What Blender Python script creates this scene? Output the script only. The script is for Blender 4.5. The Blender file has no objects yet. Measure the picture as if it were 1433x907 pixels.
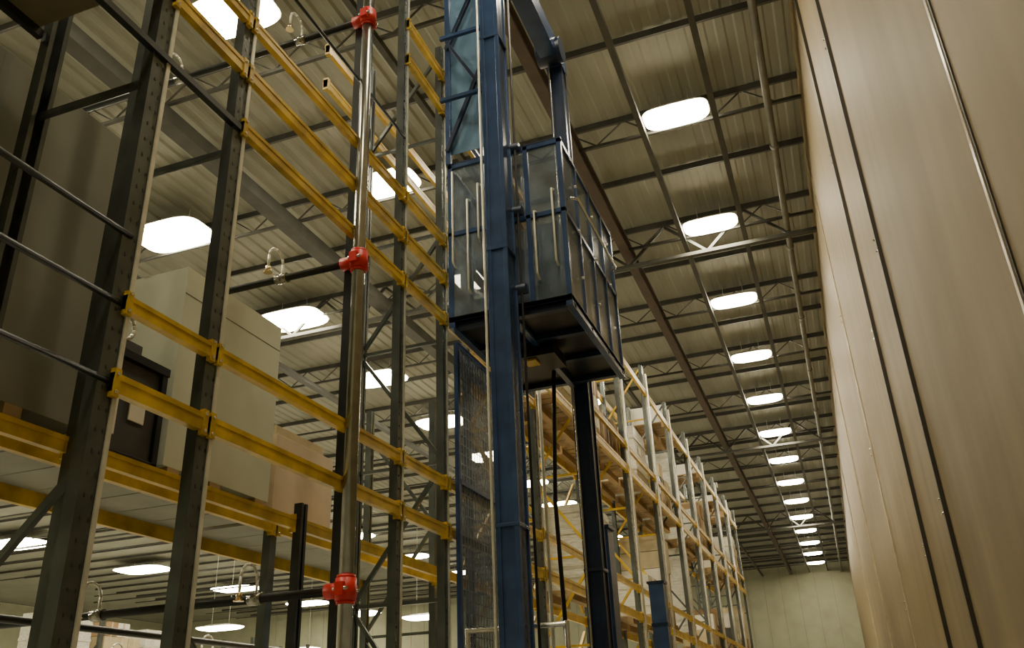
import bpy, math, random, bmesh
from mathutils import Vector, Matrix
random.seed(7)
E=1.6   # eye height above floor; all z below are relative to eye height, shifted by E

# ---------------- materials ----------------
def mat(name,col,rough=0.5,metal=0.0,var=0.15,scale=6.0,bump=0.0,stretch=(1,1,1),alpha=1.0,emis=None,es=0,spec=0.5,dirt=None):
    m=bpy.data.materials.new(name); m.use_nodes=True
    nt=m.node_tree; b=nt.nodes['Principled BSDF']
    b.inputs['Roughness'].default_value=rough; b.inputs['Metallic'].default_value=metal
    b.inputs['Specular IOR Level'].default_value=spec
    tc=nt.nodes.new('ShaderNodeTexCoord'); mp=nt.nodes.new('ShaderNodeMapping')
    mp.inputs['Scale'].default_value=stretch
    nt.links.new(tc.outputs['Object'],mp.inputs['Vector'])
    n=nt.nodes.new('ShaderNodeTexNoise'); n.inputs['Scale'].default_value=scale; n.inputs['Detail'].default_value=5
    nt.links.new(mp.outputs[0],n.inputs['Vector'])
    r=nt.nodes.new('ShaderNodeValToRGB')
    r.color_ramp.elements[0].position=0.3; r.color_ramp.elements[1].position=0.7
    c0=[max(0,c*(1-var)) for c in col]; c1=[min(1,c*(1+var)) for c in col]
    if dirt: c0=dirt
    r.color_ramp.elements[0].color=(*c0,1); r.color_ramp.elements[1].color=(*c1,1)
    nt.links.new(n.outputs['Fac'],r.inputs['Fac']); nt.links.new(r.outputs['Color'],b.inputs['Base Color'])
    if bump>0:
        bp=nt.nodes.new('ShaderNodeBump'); bp.inputs['Strength'].default_value=bump; bp.inputs['Distance'].default_value=0.02
        nt.links.new(n.outputs['Fac'],bp.inputs['Height']); nt.links.new(bp.outputs[0],b.inputs['Normal'])
    if alpha<1: b.inputs['Alpha'].default_value=alpha
    if emis:
        b.inputs['Emission Color'].default_value=(*emis,1); b.inputs['Emission Strength'].default_value=es
    return m
M={}
M['ceil']=mat('ceiling_deck',(0.26,0.26,0.205),0.75,0,0.12,0.6,0)
M['joist']=mat('joist_paint',(0.065,0.065,0.055),0.5,0.3,0.2,3)
M['girder']=mat('girder_primer',(0.075,0.052,0.036),0.6,0,0.2,3)
M['wall']=mat('panel_beige',(0.20,0.152,0.075),0.6,0,0.16,2.2,0.1,stretch=(1,1,0.15),spec=0.3)
M['seam']=mat('seam_dark',(0.03,0.025,0.015),0.5)
M['seaml']=mat('seam_light',(0.45,0.38,0.24),0.3)
M['far']=mat('wall_far_paint',(0.36,0.37,0.26),0.8,0,0.1,1)
M['floor']=mat('concrete',(0.36,0.36,0.33),0.45,0,0.15,1.5)
M['yel']=mat('beam_yellow',(0.66,0.44,0.015),0.35,0,0.15,5,dirt=(0.38,0.24,0.012))
M['post']=mat('upright_greygreen',(0.11,0.125,0.12),0.27,0.6,0.25,5)
M['postd']=mat('upright_dark',(0.035,0.04,0.04),0.35,0.4,0.2,5)
M['edge']=mat('pale_steel_and_highlight',(0.66,0.66,0.56),0.3,0.3,0.15,9)  # pale steel for fittings; on rack posts it paints the bright edge highlight
M['hole']=mat('punch_hole',(0.03,0.03,0.028),0.9)
M['galv']=mat('galvanised_steel',(0.62,0.62,0.55),0.22,0.9,0.15,10)
M['pipe']=mat('steel_pipe',(0.34,0.34,0.29),0.2,0.9,0.2,8)
M['pipeg']=mat('painted_pipe_grey',(0.16,0.16,0.135),0.4,0.2,0.2,4)
M['red']=mat('coupling_red',(0.62,0.02,0.015),0.4,0,0.15,8)
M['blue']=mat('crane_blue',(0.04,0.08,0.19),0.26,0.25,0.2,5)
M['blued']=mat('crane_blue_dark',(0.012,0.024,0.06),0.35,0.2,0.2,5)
M['bluel']=mat('sheet_light_blue',(0.17,0.32,0.50),0.4,0.1,0.2,3,alpha=0.8)
M['pane']=mat('tinted_pane',(0.20,0.26,0.33),0.14,0.3,0.4,5,alpha=0.55,spec=0.9)
M['black']=mat('black_steel',(0.012,0.012,0.014),0.4,0.3)
M['grey']=mat('box_grey',(0.19,0.195,0.15),0.8,0,0.12,2)
M['grn']=mat('box_greygreen',(0.54,0.57,0.45),0.75,0,0.08,2)
M['deck']=mat('deck_board',(0.34,0.35,0.29),0.8,0,0.1,4)
M['deckb']=mat('deck_board_brown',(0.22,0.185,0.11),0.8,0,0.15,3)
M['wood']=mat('pallet_wood',(0.36,0.25,0.12),0.8,0,0.3,6,stretch=(1,0.2,1))
M['pink']=mat('box_pinkish',(0.66,0.53,0.38),0.8,0,0.1,3)
M['card']=mat('cardboard',(0.30,0.20,0.10),0.85,0,0.2,4)
M['card2']=mat('cardboard_pale',(0.50,0.42,0.26),0.85,0,0.2,4)
M['wrap']=mat('shrink_wrap',(0.66,0.66,0.57),0.18,0,0.15,12,0.6,stretch=(1,1,3))
M['tape']=mat('tape',(0.55,0.46,0.28),0.3)
M['dark']=mat('goods_dark',(0.05,0.05,0.05),0.5)
M['white']=mat('label_white',(0.75,0.72,0.62),0.5,0,0.03)
M['mesh']=mat('mesh_wire',(0.20,0.23,0.27),0.35,0.5)
M['lamp']=mat('lamp_diffuser',(0.9,0.9,0.85),0.5,0,0.0,1,emis=(1.0,0.88,0.64),es=76)
M['house']=mat('lamp_housing',(0.6,0.58,0.5),0.4,0.2)
M['brass']=mat('brass',(0.7,0.55,0.3),0.25,0.9)

# ---------------- mesh builder ----------------
class MB:
    def __init__(s): s.v=[];s.f=[];s.m=[];s.names=[];s.sm=[]
    def mi(s,k):
        if k not in s.names: s.names.append(k)
        return s.names.index(k)
    def hexa(s,P,k):
        n=len(s.v); s.v+= [(p[0],p[1],p[2]+E) for p in P]; i=s.mi(k)
        for f in ((0,3,2,1),(4,5,6,7),(0,1,5,4),(1,2,6,5),(2,3,7,6),(3,0,4,7)):
            s.f.append([n+a for a in f]); s.m.append(i); s.sm.append(False)
    def box(s,x0,x1,y0,y1,z0,z1,k):
        s.hexa([(x0,y0,z0),(x1,y0,z0),(x1,y1,z0),(x0,y1,z0),(x0,y0,z1),(x1,y0,z1),(x1,y1,z1),(x0,y1,z1)],k)
    def bar(s,a,b,w,h,k):
        a=Vector(a);b=Vector(b);d=(b-a).normalized()
        u=Vector((0,0,1)) if abs(d.z)<0.95 else Vector((0,1,0))
        r=d.cross(u).normalized()*w/2; t=r.normalized().cross(d)*h/2
        s.hexa([a-r-t,a+r-t,a+r+t,a-r+t,b-r-t,b+r-t,b+r+t,b-r+t],k)
    def cyl(s,a,b,r,k,n=12,r2=None):
        a=Vector(a);b=Vector(b);d=(b-a).normalized(); r2=r if r2 is None else r2
        u=Vector((0,0,1)) if abs(d.z)<0.95 else Vector((0,1,0))
        p=d.cross(u).normalized(); q=d.cross(p); o=len(s.v); i=s.mi(k)
        for c,rr in ((a,r),(b,r2)):
            for j in range(n):
                t=2*math.pi*j/n; w=c+p*math.cos(t)*rr+q*math.sin(t)*rr; s.v.append((w.x,w.y,w.z+E))
        for j in range(n):
            s.f.append([o+j,o+(j+1)%n,o+n+(j+1)%n,o+n+j]); s.m.append(i); s.sm.append(True)
        s.f.append([o+j for j in range(n)][::-1]); s.m.append(i); s.sm.append(False)
        s.f.append([o+n+j for j in range(n)]); s.m.append(i); s.sm.append(False)
    def rings(s,rs,k):
        n=28; o=len(s.v); i=s.mi(k)
        for cx,cy,z,hw,hl in rs:
            for j in range(n):
                t=2*math.pi*j/n; c,q=math.cos(t),math.sin(t)
                s.v.append((cx+hw*math.copysign(abs(c)**0.5,c),cy+hl*math.copysign(abs(q)**0.5,q),z+E))
        for a in range(len(rs)-1):
            for j in range(n):
                s.f.append([o+a*n+j,o+a*n+(j+1)%n,o+(a+1)*n+(j+1)%n,o+(a+1)*n+j]); s.m.append(i); s.sm.append(False)
        s.f.append([o+j for j in range(n)]); s.m.append(i); s.sm.append(False)
        e=o+(len(rs)-1)*n; s.f.append([e+j for j in range(n)]); s.m.append(i); s.sm.append(False)
    def path(s,pts,r,k,n=8):
        for a,b in zip(pts,pts[1:]): s.cyl(a,b,r,k,n)
    def build(s,name,bevel=0):
        me=bpy.data.meshes.new(name); me.from_pydata(s.v,[],s.f)
        for k in s.names: me.materials.append(M[k])
        me.polygons.foreach_set('material_index',s.m); me.polygons.foreach_set('use_smooth',s.sm)
        me.update(); o=bpy.data.objects.new(name,me); bpy.context.collection.objects.link(o)
        bm=bmesh.new(); bm.from_mesh(me); bmesh.ops.recalc_face_normals(bm,faces=bm.faces); bm.to_mesh(me); bm.free()
        if bevel:
            md=o.modifiers.new('bevel','BEVEL'); md.width=bevel; md.segments=2; md.limit_method='ANGLE'
        return o

FL=-E; CZ=10.55; XL=-60; XR=0.95; YB=-8; YF=70
# ---------------- shell ----------------
b=MB(); b.box(XL,XR+0.3,YB,YF,FL-0.2,FL,'floor'); b.build('floor')
b=MB()
b.box(XL,XR+0.3,YB,YF,CZ+0.035,CZ+0.2,'ceil')
x=-22.0
while x<XR:
    zb=CZ if x<-5.5 else CZ+0.024
    b.hexa([(x,YB,zb),(x+0.12,YB,zb),(x+0.12,YF,zb),(x,YF,zb),(x-0.05,YB,CZ+0.04),(x+0.17,YB,CZ+0.04),(x+0.17,YF,CZ+0.04),(x-0.05,YF,CZ+0.04)],'ceil')
    x+=0.32
b.build('ceiling')
b=MB(); b.box(XL,XR+0.3,YF,YF+0.2,FL,CZ,'far')
for i in range(0,40): b.box(-48+i*1.22,-47.97+i*1.22,YF-0.02,YF,FL,CZ,'ceil')
b.build('wall_back')
b=MB(); b.box(XL,XR+0.3,YB-0.2,YB,FL,CZ,'far'); b.build('wall_front')
b=MB(); b.box(XL-0.2,XL,YB,YF,FL,CZ,'far'); b.build('wall_left')
b=MB(); b.box(XR,XR+0.2,YB,YF,FL,CZ+0.04,'wall')
def batten(y,k,w=0.05,d=0.035): b.box(XR-d,XR,y-w/2,y+w/2,FL,CZ-0.05,k)
batten(10.2,'seam',0.06,0.04); batten(7.94,'seam',0.06,0.035)
batten(3.81,'seam',0.03,0.008); batten(3.85,'seaml',0.04,0.012)
batten(15.5,'seaml',0.05,0.02); batten(24,'seaml',0.05,0.03); batten(36,'seaml',0.05,0.03)
for z in (1.5,4.0,6.5): 
    for y in (7.94,10.2,15.5):
        for dz in (0,0.12): b.cyl((XR-0.045,y+0.07,z+dz),(XR,y+0.07,z+dz),0.012,'galv',6)
b.build('wall_right')

# ---------------- roof structure ----------------
b=MB(); y=5.2; i=0
while y<YF-0.3:
    b.box(-50,XR,y-0.025,y+0.025,10.42,CZ,'joist')
    if i%2==0:
        b.box(-50,XR,y-0.03,y+0.03,9.98,10.04,'joist')
        x=-16.0
        if y<40:
            while x<XR-0.6:
                b.bar((x,y,10.03),(x+0.55,y,10.45),0.025,0.025,'joist'); b.bar((x+0.55,y,10.45),(x+1.1,y,10.03),0.025,0.025,'joist'); x+=1.1
    y+=2.055; i+=1
for y in (17.6,34.0,50.5):
    b.box(-50,XR,y-0.06,y+0.06,9.55,9.63,'joist')
    x=-14.0
    while x<XR-0.6:
        b.bar((x,y,9.6),(x+0.9,y,10.45),0.06,0.06,'joist'); b.bar((x+0.9,y,10.45),(x+1.8,y,9.6),0.06,0.06,'joist'); x+=1.8
b.build('roof_joists')
b=MB()
for xx in (-0.55,-1.87): b.box(xx-0.05,xx+0.05,YB,YF,9.86,9.98,'joist')
b.box(-5.3,-5.2,YB,YF,9.86,9.98,'joist'); b.box(-9.6,-9.3,YB,YF,9.7,9.98,'joist'); b.box(-14.2,-14.0,YB,YF,9.86,9.98,'joist')
b.build('roof_purlins')
b=MB(); b.box(-3.3,-3.1,YB,YF,9.82,9.86,'girder'); b.box(-3.22,-3.18,YB,YF,9.86,10.14,'girder'); b.box(-3.3,-3.1,YB,YF,10.14,10.18,'girder'); b.build('roof_girder')
b=MB(); b.cyl((0.36,YB,9.75),(0.36,YF,9.75),0.065,'pipeg',12)
y=1
while y<YF: b.cyl((0.36,y,9.75),(0.36,y,CZ),0.012,'pipeg',6); b.cyl((0.36,y+1,9.75),(0.36,y+1.08,9.75),0.085,'pipeg',12); y+=4.1
b.build('ceiling_sprinkler_main')

# ---------------- lamps ----------------
def lamp(x,y,z=9.95,w=1.15,l=0.6):
    b=MB()
    b.rings([(x,y,z-0.05,w*0.36,l*0.34),(x,y,z-0.02,w*0.45,l*0.44),(x,y,z+0.03,w*0.5,l*0.5),(x,y,z+0.06,w*0.5,l*0.5)],'lamp')
    b.rings([(x,y,z+0.061,w*0.52,l*0.52),(x,y,z+0.10,w*0.5,l*0.5),(x,y,z+0.17,w*0.3,l*0.28)],'house')
    for sx in (-1,1): b.cyl((x+sx*w*0.22,y,z+0.15),(x+sx*w*0.22,y,CZ),0.008,'house',6)
    return b.build('high_bay_lamp')
for n in range(-4,14): lamp(-1.22,13.04+4.11*n)  # negative n continue the row out of view, added to brighten near racks and wall
for y in (3.2,8.0,12.9,17.4,27): lamp(-7.0,y,w=1.3,l=0.8)
for n in range(-2,9): lamp(-12.1,12.8+4.65*n,w=1.7,l=1.1)
for n in range(-1,7): lamp(-24,14+7.0*n,w=1.8,l=1.2)
for n in range(-1,6): lamp(-40,16+9.3*n,w=3.4,l=2.2)
for x,y in ((-35,34),(-27.8,36),(-20.3,35.6),(-18.3,38.6),(-31,48)): lamp(x,y,z=5.0,w=2.2,l=1.2)

# ---------------- racks ----------------
def cpost(b,x,y,z0,z1,k='post',w=0.1,d=0.07,s=1,holes=True):
    t=0.012
    b.box(min(x,x-s*t),max(x,x-s*t),y-w/2,y+w/2,z0,z1,k)
    for e in (-1,1):
        ya=y+e*w/2; yb=ya-e*t
        b.box(min(x-s*d,x-s*t),max(x-s*d,x-s*t),min(ya,yb),max(ya,yb),z0,z1,k)
        yc=ya-e*0.03
        b.box(min(x-s*d,x-s*(d-t)),max(x-s*d,x-s*(d-t)),min(yc,yb),max(yc,yb),z0,z1,k)
    if holes:
        z=z0+0.1
        while z<z1-0.05:
            for e in (-1,1): b.box(min(x,x+s*0.002),max(x,x+s*0.002),y+e*0.022-0.005,y+e*0.022+0.005,z,z+0.018,'hole')
            z+=0.1
    b.box(x-0.09 if s>0 else x-0.03,x+0.03 if s>0 else x+0.09,y-0.08,y+0.08,z0,z0+0.012,k)
def beam(b,x,y0,y1,z,k='yel',h=0.09,t=0.045,s=1):
    y0+=0.012;y1-=0.012
    b.box(x-t/2,x+t/2,y0,y1,z,z+h,k)
    b.box(x-t/2-0.012,x+t/2+0.004,y0,y1,z+h*0.72,z+h+0.003,k)
    for y in (y0+0.02,y1-0.02):
        b.box(x-0.028,x+0.028,y-0.02,y+0.02,z-0.025,z+h+0.025,k)
        for dz in (0,0.09): b.cyl((x+s*0.026,y,z+dz),(x+s*0.034,y,z+dz),0.009,'galv',6)
def frame(b,y,xf,xb,z1,kf='post',brace='post',s=1,holes=True,w=0.1,br=True):
    cpost(b,xf,y,FL,z1,kf,s=s,holes=holes,w=w); cpost(b,xb,y,FL,z1,kf,s=-s,holes=False,w=w)
    z=FL+0.3; fl=0
    while br and z+1.0<z1:
        b.bar((xf-s*0.05,y,z),(xb+s*0.05,y,z),0.03,0.03,brace)
        a,c=((xf-s*0.05),(xb+s*0.05)) if fl%2 else ((xb+s*0.05),(xf-s*0.05))
        b.bar((a,y,z+0.04),(c,y,z+1.1),0.03,0.035,brace); z+=1.15; fl+=1
XF=-3.0; XB=-3.9
b=MB()
frame(b,2.9,XF,XB,6.8,w=0.12,br=False); frame(b,3.6,XF,XB,6.8,w=0.11,br=False)
for y in (2.9,3.6):
    for z in (-1.0,3.33,5.6): b.bar((XF-0.05,y,z),(XB+0.05,y,z),0.03,0.035,'post')
b.bar((XF-0.03,2.9,1.2),(XB+0.03,2.9,0.35),0.03,0.035,'post')
b.bar((XF-0.03,3.6,-0.9),(XB+0.03,3.6,0.2),0.03,0.035,'post')
cpost(b,XF,5.86,FL,6.8,'post',w=0.085); cpost(b,XB,5.86,FL,1.7,'postd',w=0.085,s=-1,holes=False)
cpost(b,XF,5.08,FL,6.8,'postd',w=0.09)
frame(b,6.72,XF,XB,6.8,w=0.08)
ys=[0.1,2.9,3.6,5.86,6.72,9.3]
for y0,y1 in zip(ys,ys[1:]):
    beam(b,XF,y0,y1,-0.8); beam(b,XB,y0,y1,-0.8,s=-1); beam(b,XB,y0,y1,1.5,s=-1)
    if y0>2:
        for z in (1.5,3.9): beam(b,XF,y0,y1,z)
        beam(b,XF,y0,y1,1.92,h=0.075); beam(b,XF,y0,y1,4.32,h=0.075)
    if y0>3: beam(b,XF,y0,y1,3.47,h=0.08)
    else: b.box(XF-0.02,XF+0.02,y0,y1,3.47,3.51,'postd')
    if y0>5: 
        for z in (5.9,6.35): beam(b,XF,y0,y1,z); beam(b,XB,y0,y1,z,s=-1)
# board deck over the first bay
b.box(XF-0.02,XF+0.02,0.16,2.83,3.88,3.94,'postd'); b.box(XB-0.02,XB+0.02,0.16,2.83,3.88,3.94,'postd')
for j in range(6): b.box(XB,XF,0.2+j*0.435,0.2+j*0.435+0.425,3.94,3.965,'deckb')
frame(b,0.1,XF,XB,6.8,holes=False)
for z in (1.55,1.95,2.32): b.cyl((XF,0.1,z),(XF,2.9,z),0.016,'postd',8)
b.cyl((XF,2.9,5.0),(XF,5.86,5.0),0.014,'postd',8)
for y,w in ((2.9,0.12),(3.6,0.11),(5.86,0.085),(6.72,0.08),(5.08,0.09)):
    b.box(XF+0.002,XF+0.010,y+w/2-0.022,y+w/2+0.004,FL,6.8,'edge')  # pale strip paints a highlight down the right edge of each post
b.build('pallet_rack')

# back-to-back rack
b=MB(); X2=-4.1; X3=-5.0
for y in (0.9,3.2,5.86,8.9): frame(b,y,X2,X3,1.59 if y<8 else 3.6,holes=False,w=0.08)
for y0,y1 in ((0.9,3.2),(3.2,5.86),(5.86,8.9)):
    for x in (X2,X3):
        for z in (-0.8,1.5): beam(b,x,y0,y1,z,h=0.1)
    n=int((y1-y0)/0.38)
    for j in range(n):
        ya=y0+0.04+j*(y1-y0-0.08)/n; b.box(X3,X2,ya,ya+(y1-y0-0.08)/n-0.015,1.603,1.625,'deck')
b.build('pallet_rack')

# far part of the rack with loads
b=MB(); g=MB()
def load(g,x0,x1,y0,y1,z0,z1,kind):
    for j in range(5):
        ya=y0+j*(y1-y0)/5; g.box(x0,x1,ya,ya+(y1-y0)/5-0.03,z0+0.11,z0+0.13,'wood')
    for xx in (x0,(x0+x1)/2-0.05,x1-0.1): g.box(xx,xx+0.1,y0,y1,z0,z0+0.11,'wood')
    z=z0+0.13
    if kind=='wrap':
        g.box(x0+0.03,x1-0.03,y0+0.03,y1-0.03,z,z1,'wrap')
        zz=z+0.15
        while zz<z1-0.1: g.box(x0+0.02,x1-0.02,y0+0.02,y1-0.02,zz,zz+0.05,'wrap'); zz+=0.3
        g.box(x1-0.02,x1-0.015,y0+0.3,y0+0.5,z+0.5,z+0.65,'white')
    else:
        nz=max(1,int((z1-z)/0.3)); hz=(z1-z)/nz
        for a in range(nz):
            for c in range(3):
                if a==nz-1 and random.random()<0.3: continue
                dy=(y1-y0)/3; yy=y0+c*dy; k=random.choice([kind,kind,'card2' if kind=='card' else 'card','dark' if random.random()<0.3 else 'white'])
                o=random.uniform(0,0.05)
                g.box(x0+o,x1-o,yy+0.01,yy+dy-0.01,z+a*hz+0.006,z+(a+1)*hz-0.006,k)
                ym=yy+dy/2; g.box(x0+o-0.001,x1-o+0.002,ym-0.02,ym+0.02,z+a*hz+0.003,z+(a+1)*hz-0.003,'tape')
y=9.3
while y<29:
    y1=y+2.45
    frame(b,y,XF,XB,6.75,holes=y<15,w=0.1,brace='yel' if y<18 else 'post',kf='post')
    b.box(XF+0.002,XF+0.010,y+0.03,y+0.054,FL,6.75,'edge')  # painted edge highlight on the far uprights
    for z in (-0.8,1.5,3.9,6.1):
        beam(b,XF,y,y1,z,h=0.11); beam(b,XB,y,y1,z,s=-1,h=0.11)
        if z>0 and z<6: beam(b,XF,y,y1,z+0.45,h=0.08); beam(b,XB,y,y1,z+0.45,h=0.08,s=-1)
    if y<14:
        b.bar((XB-0.04,y,-0.6),(XB-0.04,y1,1.4),0.04,0.05,'yel'); b.bar((XB-0.04,y1,1.7),(XB-0.04,y,3.8),0.04,0.05,'yel'); b.bar((XB-0.06,y,1.7),(XB-0.06,y1,3.8),0.03,0.05,'yel')
    for zb,hm in ((FL,0.65),(-0.69,1.9),(1.61,1.9),(4.01,1.7),(6.21,0.6)):
        for c in range(2):
            ya=y+0.1+c*1.17
            if random.random()<(0.22 if zb<6 else 0.5): continue
            if y<11.5 and zb>1 and random.random()<0.6: continue
            kind=random.choice(['wrap','wrap','wrap','card','card2','card2'])
            load(g,XB+0.03,XF-0.06,ya,ya+1.05,zb,zb+hm*random.uniform(0.35,1.0),kind)
    b.cyl((XF+0.03,y+0.12,FL),(XF+0.03,y+0.12,6.6),0.022,'edge',8)
    y=y1
frame(b,y,XF,XB,6.75,holes=False)
b.box(XF+0.002,XF+0.010,y+0.03,y+0.054,FL,6.75,'edge')  # edge highlight painted on the last upright too
b.build('pallet_rack'); g.build('pallet_loads')

# distant low rack seen under the near one
b=MB(); g=MB(); y=2
while y<50:
    frame(b,y,-15,-16,2.6,holes=False)
    for z in (-0.2,1.4): beam(b,-15,y,y+2.7,z,h=0.12); beam(b,-16,y,y+2.7,z,h=0.12,s=-1)
    for zb in (FL,-0.08,1.52):
        for c in range(2):
            if random.random()<(0.8 if zb<1 else 0.4): load(g,-15.95,-15.06,y+0.15+c*1.25,y+1.27+c*1.25,zb,zb+random.uniform(0.8,1.2),random.choice(['wrap','card','card2']))
    y+=2.7
frame(b,y,-15,-16,2.6,holes=False)
b.build('pallet_rack'); g.build('pallet_loads')

# ---------------- sprinkler riser + branches ----------------
b=MB(); px,py=-2.93,5.0
b.cyl((px,py,FL),(px,py,8.6),0.048,'pipe',20)
def head(xx,yy,z):
    b.cyl((xx-0.05,yy,z),(xx+0.05,yy,z),0.04,'pipe',12)
    pts=[(xx,yy,z),(xx,yy,z+0.12)]+[(xx,yy-0.09+0.09*math.cos(t),z+0.12+0.09*math.sin(t)) for t in [k*math.pi/6 for k in range(7)]]+[(xx,yy-0.18,z+0.02)]
    b.path(pts,0.010,'edge',8); b.cyl((xx,yy-0.18,z-0.03),(xx,yy-0.18,z+0.02),0.02,'brass',8); b.cyl((xx,yy-0.18,z-0.035),(xx,yy-0.18,z-0.03),0.035,'brass',10)
for z in (0.86,3.24,5.64):
    b.cyl((px,py,z-0.07),(px,py,z+0.07),0.068,'red',20); b.cyl((px,py,z-0.09),(px,py,z-0.07),0.06,'red',20); b.cyl((px,py,z+0.07),(px,py,z+0.09),0.06,'red',20)
    b.cyl((px-0.14,py,z),(px,py,z),0.05,'red',16)
    for e in (-1,1): b.box(px-0.03,px+0.03,py+e*0.07-0.025,py+e*0.07+0.025,z-0.04,z+0.04,'red'); b.cyl((px+0.05,py+e*0.075,z),(px-0.05,py+e*0.075,z),0.012,'galv',6)
    b.cyl((px-0.14,py,z),(-9.5,py,z),0.028,'postd',12)
    for xx in (-3.6,-4.9,-6.4): head(xx,py,z)
b.cyl((-5.5,0.5,0.86),(-5.5,12,0.86),0.028,'postd',12)
b.cyl((-5.5,8.2,0.86),(-9.5,8.2,0.86),0.024,'postd',12); b.cyl((-5.5,3.6,0.86),(-9.5,3.6,0.86),0.024,'postd',12)
for xx in (-6.4,-7.6,-8.8): head(xx,8.2,0.86); head(xx,3.6,0.86)
b.cyl((-5.5,8.2,FL),(-5.5,8.2,0.86),0.03,'pipe',12)
b.build('sprinkler_riser')

# ---------------- goods on the near rack ----------------
b=MB(); b.box(-4.98,-4.12,0.9,3.85,1.76,3.85,'grey')
for y in (1.3,2.3,3.3): b.box(-4.98,-4.12,y,y+0.12,1.63,1.76,'wood')
for y in (1.8,2.8): b.box(-4.12,-4.115,y,y+0.05,1.76,3.85,'grey')
b.build('large_carton',0.01)
b=MB(); b.box(-4.95,-4.15,4.6,5.82,1.74,3.27,'grn')
for y in (4.65,5.1,5.65): b.box(-4.95,-4.15,y,y+0.12,1.63,1.74,'wood')
b.box(-4.15,-4.147,4.6,5.82,3.05,3.056,'grey'); b.box(-4.56,-4.5,4.597,5.823,3.27,3.272,'tape')
b.build('carton',0.01)
b=MB(); b.box(-4.95,-4.2,5.95,6.85,1.72,2.36,'pink'); b.box(-4.9,-4.25,6.0,6.75,2.36,2.46,'card2')
for y in (6.0,6.4,6.75): b.box(-4.95,-4.2,y,y+0.08,1.63,1.72,'wood')
for y in (6.2,6.6): b.cyl((-4.2,y,2.15),(-4.19,y,2.15),0.035,'dark',12)
b.build('wooden_crate',0.008)
b=MB(); mx0,mx1,my0,my1=-4.5,-4.12,3.95,4.46
b.box(mx0,mx1,my0,my1,1.70,2.32,'dark')
for y in (my0-0.02,my1-0.03): 
    b.box(mx1,mx1+0.03,y,y+0.05,1.63,2.36,'black'); b.box(mx0-0.03,mx0,y,y+0.05,1.63,2.36,'black')
b.box(mx0,mx1+0.03,my0-0.02,my1+0.02,1.63,1.70,'black'); b.box(mx0-0.02,mx1+0.035,my0-0.03,my1+0.03,2.32,2.38,'black')
b.box(mx1+0.001,mx1+0.012,my0+0.06,my0+0.14,1.8,2.2,'white'); b.box(mx1+0.001,mx1+0.012,my0+0.24,my0+0.38,1.93,2.12,'white')
b.box(mx0+0.1,mx1-0.1,my0+0.1,my1-0.12,2.38,2.52,'dark'); b.cyl((-4.3,4.18,2.52),(-4.3,4.18,2.6),0.05,'black',14)
pts=[(-4.25,4.18+0.09*math.cos(t),2.62+0.09*math.sin(t)) for t in [k*math.pi/8 for k in range(17)]]
b.path(pts,0.016,'edge',8)
b.build('electric_pump_unit',0.004)

# ---------------- wire mesh guard ----------------
b=MB(); gy0,gy1,gz0,gz1=6.85,8.15,FL,3.3; gx=-2.94
y=gy0
while y<=gy1: b.box(gx-0.002,gx+0.002,y-0.004,y+0.004,gz0,gz1,'mesh'); y+=0.065
z=gz0
while z<=gz1: b.box(gx-0.002,gx+0.002,gy0,gy1,z-0.003,z+0.003,'mesh'); z+=0.09
for y in (gy0,gy1): b.box(gx-0.02,gx+0.02,y-0.02,y+0.02,gz0,gz1,'blue')
for z in (gz0+0.02,2.0,gz1): b.box(gx-0.02,gx+0.02,gy0,gy1,z-0.02,z+0.02,'blue')
b.box(gx-0.012,gx-0.006,gy0,gy1,gz0+0.02,gz1,'pane')
b.build('wire_mesh_guard')

# ---------------- stacker crane ----------------
b=MB()
ZT=7.75
def mast(x,y,k,w=0.2,d=0.24):
    b.box(x-w/2+0.015,x+w/2-0.015,y-d/2+0.015,y+d/2-0.015,FL+0.25,ZT,k)
    for sx in (-1,1):
        for sy in (-1,1):
            cx=x+sx*(w/2-0.02); cy=y+sy*(d/2-0.012); b.box(cx-0.02,cx+0.02,cy-0.012,cy+0.012,FL+0.25,ZT,k)
    z=FL+0.6
    while z<ZT: b.box(x-w/2-0.004,x+w/2+0.004,y-d/2-0.004,y+d/2+0.004,z,z+0.03,k); z+=2.4
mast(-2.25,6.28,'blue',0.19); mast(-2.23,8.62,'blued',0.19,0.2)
b.cyl((-2.36,6.14,FL+0.25),(-2.36,6.14,ZT),0.012,'edge',8)
b.cyl((-2.12,6.40,FL+0.25),(-2.12,6.40,ZT),0.012,'black',8)
b.cyl((-2.27,8.4,FL+0.25),(-2.27,8.4,ZT),0.010,'galv',8)
b.box(-2.35,-2.13,6.1,8.75,ZT,ZT+0.28,'blue'); b.box(-2.45,-2.03,5.7,9.4,FL+0.0,FL+0.25,'blue')
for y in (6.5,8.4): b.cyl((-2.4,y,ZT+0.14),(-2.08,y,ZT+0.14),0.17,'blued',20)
for y in (6.0,9.1): b.cyl((-2.3,y,FL+0.12),(-2.18,y,FL+0.12),0.12,'black',20)
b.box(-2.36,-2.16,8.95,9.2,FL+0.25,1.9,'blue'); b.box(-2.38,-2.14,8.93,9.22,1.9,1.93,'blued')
x0,x1,y0,y1,z0,z1=-2.86,-1.70,6.50,8.42,3.36,5.06
b.box(x0,x1,y0,y1,z0,z0+0.05,'black')
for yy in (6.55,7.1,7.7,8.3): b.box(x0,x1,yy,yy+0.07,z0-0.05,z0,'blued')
for xx in (x0,x1-0.06,-2.3): b.box(xx,xx+0.06,y0,y1,z0-0.06,z0-0.01,'blue')
b.box(-2.5,-2.1,7.2,7.6,z0-0.16,z0-0.05,'black'); b.box(-2.42,-2.30,7.25,7.40,z0-0.18,z0-0.16,'yel')
fw=0.045
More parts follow.
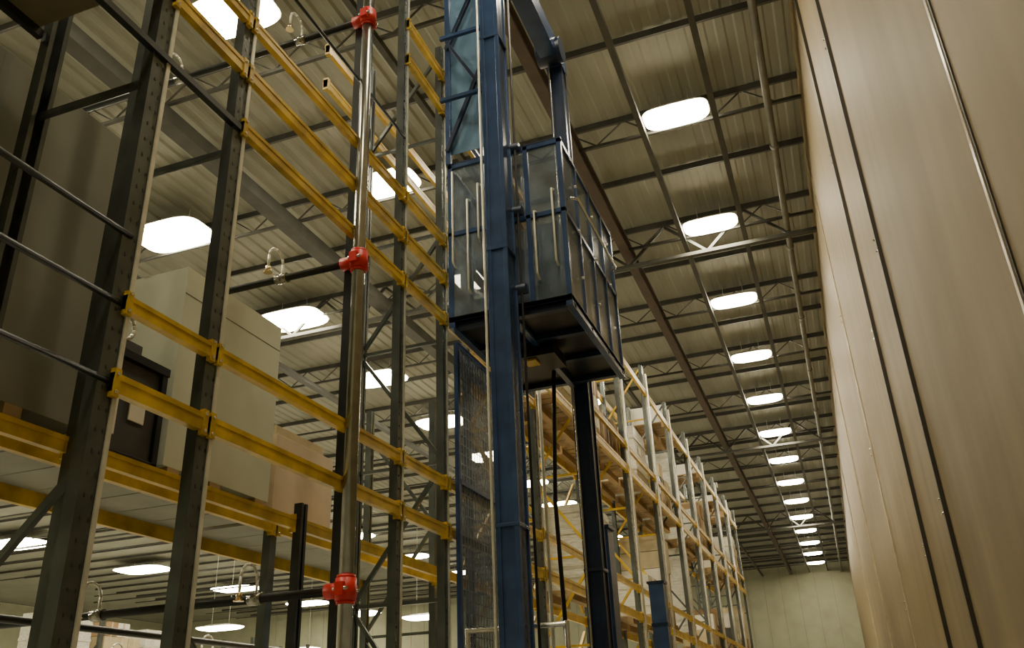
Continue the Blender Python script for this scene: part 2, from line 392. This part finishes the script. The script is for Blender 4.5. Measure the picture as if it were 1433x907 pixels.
for xx in (x0,x1-fw,-2.42,-2.08):
    for yy in (y0,y1-fw): b.box(xx,xx+fw,yy,yy+fw,z0,z1,'blue')
for xx in (x0,x1-fw):
    for yy in (6.98,7.46,7.94): b.box(xx,xx+fw,yy,yy+fw*0.8,z0,z1,'blue')
for zz in (z0,4.25,z1-fw):
    b.box(x0,x1,y0,y0+fw,zz,zz+fw,'blue'); b.box(x0,x1,y1-fw,y1,zz,zz+fw,'blue')
    b.box(x0,x0+fw,y0,y1,zz,zz+fw,'blue'); b.box(x1-fw,x1,y0,y1,zz,zz+fw,'blue')
b.box(x0,x1,y0,y0+fw,z1,z1+0.02,'blued'); b.box(x0,x1,y1-fw,y1,z1,z1+0.02,'blued')
b.box(x0+0.02,x1-0.02,y0+0.015,y0+0.022,z0+0.05,z1,'pane'); b.box(x0+0.02,x1-0.02,y1-0.022,y1-0.015,z0+0.05,z1,'pane')
b.box(x1-0.022,x1-0.015,y0+0.02,y1-0.02,z0+0.05,z1,'pane'); b.box(x0+0.015,x0+0.022,y0+0.02,y1-0.02,z0+0.05,z1,'pane')
b.box(-2.75,-2.48,7.5,8.2,z0+0.05,4.6,'blued'); b.box(-2.0,-1.85,7.2,7.8,z0+0.05,4.4,'dark'); b.box(-1.99,-1.86,7.19,7.2,3.9,4.2,'white')
b.box(-2.1,-1.86,6.8,7.1,z0+0.05,4.35,'blued')
def rail(x,y,za,zb,dy=-0.07):
    b.path([(x,y,za),(x,y+dy,za+0.03),(x,y+dy,zb-0.03),(x,y,zb)],0.011,'edge',10)
rail(-2.63,y0,3.6,4.6); rail(-2.78,y0,3.9,4.95); rail(-1.98,y0,3.6,4.3); rail(-2.52,y0,4.1,4.75); rail(-1.80,y0,3.7,4.5)
for z in (3.75,4.25,4.75):
    for y in (6.9,7.5,8.1): b.cyl((x1,y,z),(x1+0.02,y,z),0.014,'edge',8)
b.path([(x1,6.7,4.5),(x1+0.06,6.75,4.5),(x1+0.06,8.2,4.5),(x1,8.25,4.5)],0.014,'galv',8)
for z in (3.5,4.3,5.0):
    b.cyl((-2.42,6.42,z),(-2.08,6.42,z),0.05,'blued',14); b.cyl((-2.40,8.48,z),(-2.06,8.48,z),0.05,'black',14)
ux=-2.84
for yy in (6.5,7.4,8.3): b.box(ux-0.025,ux+0.025,yy-0.025,yy+0.025,z1,7.75,'blue')
for zz in (5.7,6.5,7.2,7.7): b.box(ux-0.02,ux+0.02,6.5,8.3,zz-0.02,zz+0.02,'blue'); b.box(ux,-2.3,6.28,6.32,zz-0.02,zz+0.02,'blue')
b.box(ux+0.0,-2.36,6.53,6.536,5.2,7.7,'bluel')
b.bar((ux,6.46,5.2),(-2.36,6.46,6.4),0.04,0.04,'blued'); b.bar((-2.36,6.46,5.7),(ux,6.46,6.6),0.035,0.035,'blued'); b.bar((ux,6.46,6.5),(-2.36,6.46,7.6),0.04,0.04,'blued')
b.box(ux-0.02,-2.3,6.48,6.52,7.68,7.75,'blue')
b.path([(-2.35,8.0,3.35),(-2.42,8.0,2.0),(-2.4,8.02,0.8),(-2.3,8.05,-0.3),(-2.3,8.05,FL+0.2)],0.022,'black',8)
for z in (0.72,0.3): b.cyl((-2.75,6.55,z),(-1.95,6.55,z),0.02,'galv',8)
for x in (-2.75,-1.95): b.cyl((x,6.55,FL+0.0),(x,6.55,0.74),0.02,'galv',8)
b.build('stacker_crane',0.003)
b=MB(); b.box(-2.42,-2.22,12.1,12.3,FL+0.02,1.75,'blue'); b.box(-2.5,-2.14,12.0,12.4,FL,FL+0.03,'blued'); b.box(-2.44,-2.2,12.08,12.32,1.75,1.78,'blued')
for z in (-0.8,0.2,1.2): b.box(-2.43,-2.21,12.09,12.31,z,z+0.04,'blued')
b.build('guide_post')

# ---------------- world ----------------
w=bpy.data.worlds.new('World'); bpy.context.scene.world=w; w.use_nodes=True
w.node_tree.nodes['Background'].inputs[0].default_value=(0.5,0.45,0.32,1); w.node_tree.nodes['Background'].inputs[1].default_value=0.1

# ---------------- camera ----------------
D=Vector((493,-550,-1219)).normalized(); V=Vector((-116,2600,-1219)).normalized()
L=D.cross(V).normalized(); V=L.cross(D).normalized()
R=Matrix(((L.x,L.y,L.z),(D.x,D.y,D.z),(V.x,V.y,V.z)))
cam=bpy.data.cameras.new('camera'); co=bpy.data.objects.new('camera',cam); bpy.context.collection.objects.link(co)
co.matrix_world=Matrix.Translation((0,0,E))@R.to_4x4()
cam.sensor_width=36; cam.lens=1219/1433*36; cam.clip_end=300; cam.clip_start=0.05
bpy.context.scene.camera=co
